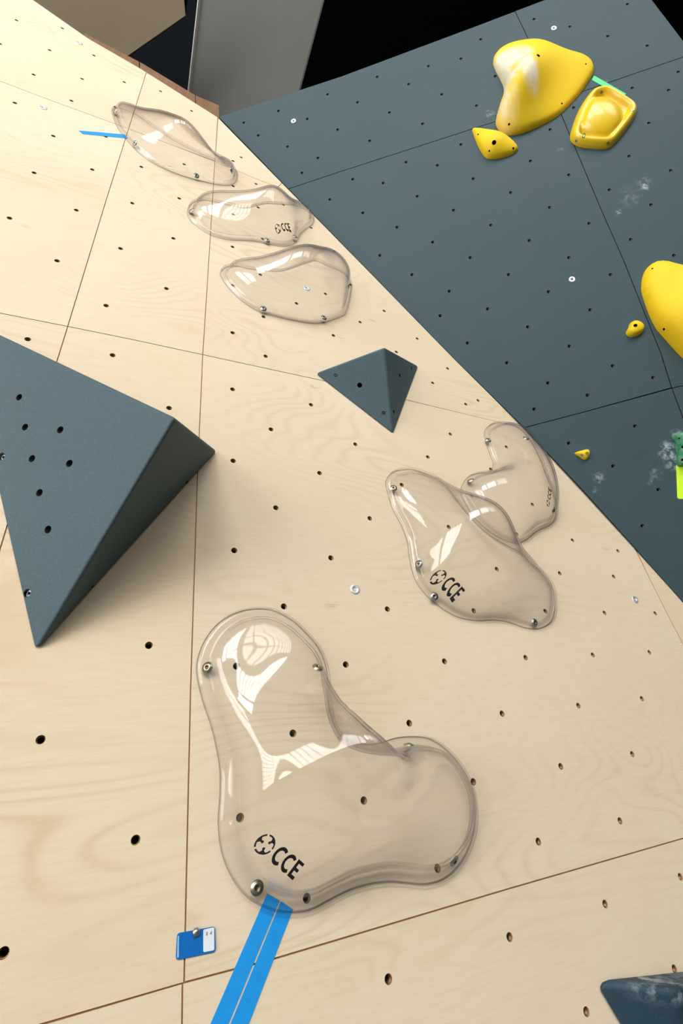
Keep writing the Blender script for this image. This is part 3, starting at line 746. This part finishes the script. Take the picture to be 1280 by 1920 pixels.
# hand drawn green ring on the bowl hold
vs = []; fs = []; nn_ = 20
for i in range(nn_):
    a = 2 * math.pi * i / nn_
    for rr in (5.0, 3.0):
        x = 1094 + rr * .62 * math.cos(a) + rr * .25 * math.sin(a); y = 254.5 - rr * math.sin(a) * .98
        p, h = f_.find(x, y); vs.append((p[0] - org_[0], p[1] - org_[1], h + .0008))
for i in range(nn_):
    j = (i + 1) % nn_; fs.append((2 * i, 2 * j, 2 * j + 1, 2 * i + 1))
link('pen_mark', me_from(vs, fs), [mat('green ink', (.01, .22, .06), .5)], parent=r_, label='hand-drawn green ring')
solid(D, P("885,244 891,242 912,247 934,253 952,262 966,273 971,280 963,289 944,296 923,299 910,296 899,281 891,263"),
      [(925, 264, .04), (945, 274, .026), (905, 256, .022), (920, 287, .018)], [(926, 267, .010, .03), (896, 252, .004, .01), (917, 283, .004, .01), (962, 278, .005, .012)],
      'small pointed yellow hold with a large bolt hole, under the chalked yellow hold', q=.6, spacing=.005, hmin=.004)
solid(D, P("1201.5,538 1202.6,525 1207,511 1214.6,501 1223,495.6 1233,494 1244,495.6 1259,501 1280,508 1320,520 1365,545 1392,590 1395,640 1375,690 1340,705 1305,692 1280,673 1259,651 1244,634 1229,616 1217,592.5 1208,568.5 1202,548"),
      [(1310, 570, .10), (1340, 620, .09), (1250, 540, .05), (1270, 620, .05)], [(1222.5, 503.5, .004, .008), (1244, 617.5, .005, .010)],
      'large smooth yellow hold beyond the small jug, with its far half out of view', q=.5, spacing=.009)
solid(D, P("1173,623 1177,616 1179,609 1183,605 1191,605 1200,609 1205,615 1204,622 1198,628 1189,632 1180,632 1174,628"),
      [(1191, 611, .022), (1198, 613, .020), (1185, 620, .018)], [(1191, 610, .0075, .012)], 'little bean-shaped yellow hold with one bolt hole, on its own', q=.4, spacing=.0035, hmin=.006)
solid(D, P("1076.6,850.4 1086,846.5 1102,843 1104.3,846.5 1104.3,853.7 1100,861.8 1093,861.8 1086,857"),
      [(1093, 852, .014)], [], 'tiny triangular yellow foothold below the lowest dark joint', q=.5, spacing=.003, hmin=.005, screws=P("1091,853 1100,850"))
def green_mat(org):
    m = mat('green resin', (.03, .24, .11), .55); q = N(m)
    q.l(q.mix(q.math('MULTIPLY', q.ramp(q.noise(q.obj(), 45, 5, .7), [(.4, (0, 0, 0)), (.7, (1, 1, 1))]), .6), (.02, .22, .09), (.30, .48, .36)), q.b.inputs['Base Color']); return m
solid(D, P("1258.5,816 1262,813.5 1273,814 1290,812 1301,825 1304,850 1297,870 1279,875 1268,872.5 1267,852 1265.6,832 1260,823"),
      [(1285, 830, .035), (1285, 855, .03)], [(1273, 822, .0035, .008), (1279, 838, .005, .012), (1278.6, 862, .005, .012)],
      'green hold dusted with chalk at the frame edge above the lime tag', q=.5, spacing=.004, mat_=green_mat, group=None)

# ------------------------------------------------------------------ volumes (wedge boxes)
def volume(pl, base_px, apex, label, bevel, holes=(), screws=(), m=None, name='climbing_volume'):
    bp = [pl.uv(x, y) for x, y in base_px]; ax, ay, ah = apex; ap = pl.uv(ax, ay, ah); org = np.mean(bp, 0)
    bm = bmesh.new(); bv = [bm.verts.new((p[0] - org[0], p[1] - org[1], .0006)) for p in bp]; av = bm.verts.new((ap[0] - org[0], ap[1] - org[1], ah))
    bm.faces.new(bv)
    for i in range(len(bv)): bm.faces.new((bv[i], bv[(i + 1) % len(bv)], av))
    bmesh.ops.recalc_face_normals(bm, faces=bm.faces)
    bmesh.ops.bevel(bm, geom=list(bm.edges) + list(bm.verts), offset=bevel, segments=4, profile=.5, affect='EDGES')
    root = empty(name, pl.mat(org), label, 'climbing volume', 'dark grey volumes on the plywood wall')
    o = link('body', me_bm(bm), [m or GREYP], parent=root, smooth=True)
    Vs = [np.array([*(p - org), 0]) for p in bp]; A = np.array([*(ap - org), ah])
    mi = np.array(root.matrix_basis.inverted()); c0 = (mi @ np.array([*CAM, 1]))[:3]
    def face_pt(px, py):
        r = mi[:3, :3] @ ray(px, py); best = None
        for i in range(len(Vs)):
            a, b = Vs[i], Vs[(i + 1) % len(Vs)]; nn = np.cross(b - a, A - a); nn /= np.linalg.norm(nn)
            if nn.dot(np.mean(Vs, 0) + [0, 0, 0] - a) > 0: nn = -nn
            den = nn.dot(r)
            if den >= 0: continue
            t = nn.dot(a - c0) / den; p = c0 + r * t
            # inside triangle?
            M3 = np.array([b - a, A - a, nn]).T; s_, t_, _ = np.linalg.solve(M3, p - a)
            if s_ > -.03 and t_ > -.03 and s_ + t_ < 1.03 and (best is None or t < best[0]): best = (t, p, nn)
        return best
    cuts = []
    for x, y, r, dp in holes:
        b = face_pt(x, y)
        if b is None: print('no face', x, y); continue
        cuts.append((Matrix.Translation(Vector(b[1])) @ Vector(b[2]).to_track_quat('Z', 'Y').to_matrix().to_4x4(), r, dp))
    if cuts: drill(o, cuts)
    main = [np.array([0, 0, -1.0])]
    for i in range(len(Vs)):
        nn = np.cross(Vs[(i + 1) % len(Vs)] - Vs[i], A - Vs[i]); nn /= np.linalg.norm(nn)
        main.append(-nn if nn.dot(np.mean(Vs, 0) - Vs[i]) > 0 else nn)
    for p_ in o.data.polygons:
        if max(np.dot(p_.normal, k) for k in main) > .9998: p_.use_smooth = False
    wn = o.modifiers.new('w', 'WEIGHTED_NORMAL'); wn.weight = 90; wn.mode = 'FACE_AREA'
    for x, y, dp in screws:
        b = face_pt(x, y)
        if b is None: continue
        link('screw', scr_me, parent=root, mat4=Matrix.Translation(Vector(b[1] - b[2] * dp)) @ Vector(b[2]).to_track_quat('Z', 'Y').to_matrix().to_4x4())
    return root
volume(W, P("407,846 64,1228 -80,590"), (329, 783, .235), 'large dark grey wedge volume on the left with seven drilled holes', .007,
       [(36, 745, .007, .03), (47, 801, .007, .03), (113, 806, .007, .03), (60, 860, .007, .03), (130, 869, .007, .03), (74, 924, .007, .03), (90, 993, .007, .03), (3, 856, .0075, .006), (51, 1112, .007, .006), (350, 905, .005, .01), (172, 1103, .005, .01)],
       [(3, 856, .005), (51, 1112, .005), (172, 1103, .004)])
volume(W, P("588,700 737,816 785,686"), (721, 650, .125), 'small dark grey pyramid volume in the middle of the plywood wall', .007,
       [(629, 705, .0065, .006), (674, 722, .0075, .03), (719, 775, .0065, .006), (749, 704, .006, .02), (738, 772, .0055, .006), (771, 690, .0055, .006)],
       [(629, 705, .004), (719, 775, .005), (738, 772, .004), (771, 690, .004)])
vo_ = np.mean([W.uv(*p_) for p_ in P("1104,1836 1290,2150 1520,1792")], 0)
VOLC = dark_mat('chalk and lit ridge paint', (.018, .045, .07), (.024, .055, .08), [(*(W.uv(x, y, h) - vo_), r, r * .6, k) for x, y, h, r, k in
    ((1215, 1836, .035, .05, .5), (1250, 1835, .05, .05, .6), (1180, 1836, .02, .04, .3), (1272, 1862, .07, .02, .35), (1300, 1830, .05, .06, .5))])  # chalk along the top; the small ridge patch paints in its lit edge
volume(W, P("1104,1836 1290,2150 1520,1792"), (1272, 1853, .085), 'dark blue volume chalked along its top, cut off by the lower right corner', .013, [], [], m=VOLC)

# ------------------------------------------------------------------ tapes and the tag card
def sheet(name, pl, px, m, label, cat, h=.0004, t=.0003, group=None):
    pts = [pl.uv(x, y) for x, y in px]; org = np.mean(pts, 0)
    me = slab([ccw([p - org for p in pts])], t, top=t)
    return tag(link(name, me, [m, m], mat4=pl.mat(org, h)), label, cat, group), org
def tape_mat(name, c):
    m = mat(name, c, .6); q = N(m); v = q.obj()
    q.l(q.mix(q.noise(v, 60, 3), tuple(k * .88 for k in c), tuple(min(1, k * 1.08) for k in c)), q.b.inputs['Base Color'])
    q.bump(q.noise(q.mapping(v, (1, 1, 1)), 400, 2), .1, .0004); return m
BLUE = tape_mat('blue tape', (.003, .30, .78))
sheet('tape_strip', W, P("500.5,1675 523.7,1688.6 426,1925 362,2080 331,2080 394,1920"), BLUE, 'wide blue tape strip below the largest clear hold, nearer the blue tag card', 'tape', group='blue tape strips')
sheet('tape_strip', W, P("525.9,1689.6 549,1705 466,1920 404,2080 366,2080 429.5,1925"), BLUE, 'wide blue tape strip below the largest clear hold, farther from the blue tag card', 'tape', group='blue tape strips')
sheet('tape_strip', W, P("147,245 190,248.5 234,252.5 240,260 155,251.5"), BLUE, 'short blue tape strip left of the highest clear hold', 'tape', group='blue tape strips')
sheet('tape_strip', D, P("1113.5,142 1173,176 1167,183.5 1109,150"), tape_mat('green tape', (.08, .80, .24)), 'light green tape strip beside the chalked yellow hold', 'tape')
sheet('tape_strip', D, P("1267,872 1290,871 1300,935 1272,935.5 1269,933"), tape_mat('lime tape', (.62, .95, .03)), 'lime yellow tape tag under the green hold', 'tape')

card_m = mat('blue card plastic', (.005, .14, .48), .3)
cpx = [(329, 1800), (404, 1784), (402.5, 1736.5), (331.5, 1749.5)]
cu = [W.uv(x, y) for x, y in cpx]; corg = np.mean(cu, 0)
def rounded(poly, r, n=5):
    poly = ccw([np.array(p, float) for p in poly]); out = []
    for i in range(len(poly)):
        a, b, c = poly[i - 1], poly[i], poly[(i + 1) % len(poly)]; p = b + nrm(a - b) * r; q2 = b + nrm(c - b) * r
        for k in range(n + 1):
            t = k / n; out.append((1 - t) ** 2 * p + 2 * t * (1 - t) * b + t * t * q2)
    return out
card = empty('tag_card', W.mat(corg, .0006), 'small blue plastic tag card screwed over the plywood joint', 'card')
link('card_plate', slab([rounded([p - corg for p in cu], .004)], .0012, top=.0012), [card_m, card_m], parent=card)
def on_card(name, px, m, h0, r=.0, **k):
    pts = [W.uv(x, y) - corg for x, y in px]; pts = rounded(pts, r) if r else ccw(pts)
    return link(name, slab([pts], .0002, top=h0), [m, m], parent=card, **k)
WHT = mat('white sticker', (.78, .84, .86), .4); GRYP = mat('grey print', (.25, .28, .30), .5); LB_ = mat('pale blue print', (.30, .58, .80), .4)
on_card('sticker', [(380.5, 1785), (401.2, 1781), (401, 1738), (380.5, 1742.5)], WHT, .0015, .002, label='white sticker with small grey marks')
on_card('printed_line', [(331.5, 1795), (334.6, 1794.5), (335.2, 1754), (332.6, 1754.5)], LB_, .0015, label='thin pale line of print')
on_card('printed_mark', [(392, 1750.5), (396.5, 1752), (396.5, 1744)], GRYP, .0018)
on_card('printed_mark', [(386, 1754), (388.5, 1753.5), (388.5, 1746.5), (386, 1747)], GRYP, .0018)
p = W.uv(367, 1747.6) - corg
link('screw', lathe([(.0052, .0), (.0050, .002), (.0035, .004), (.0012, .0046), (.0001, .0046)], 18), [STEEL], parent=card, mat4=Matrix.Translation((p[0], p[1], .0013)), smooth=True)
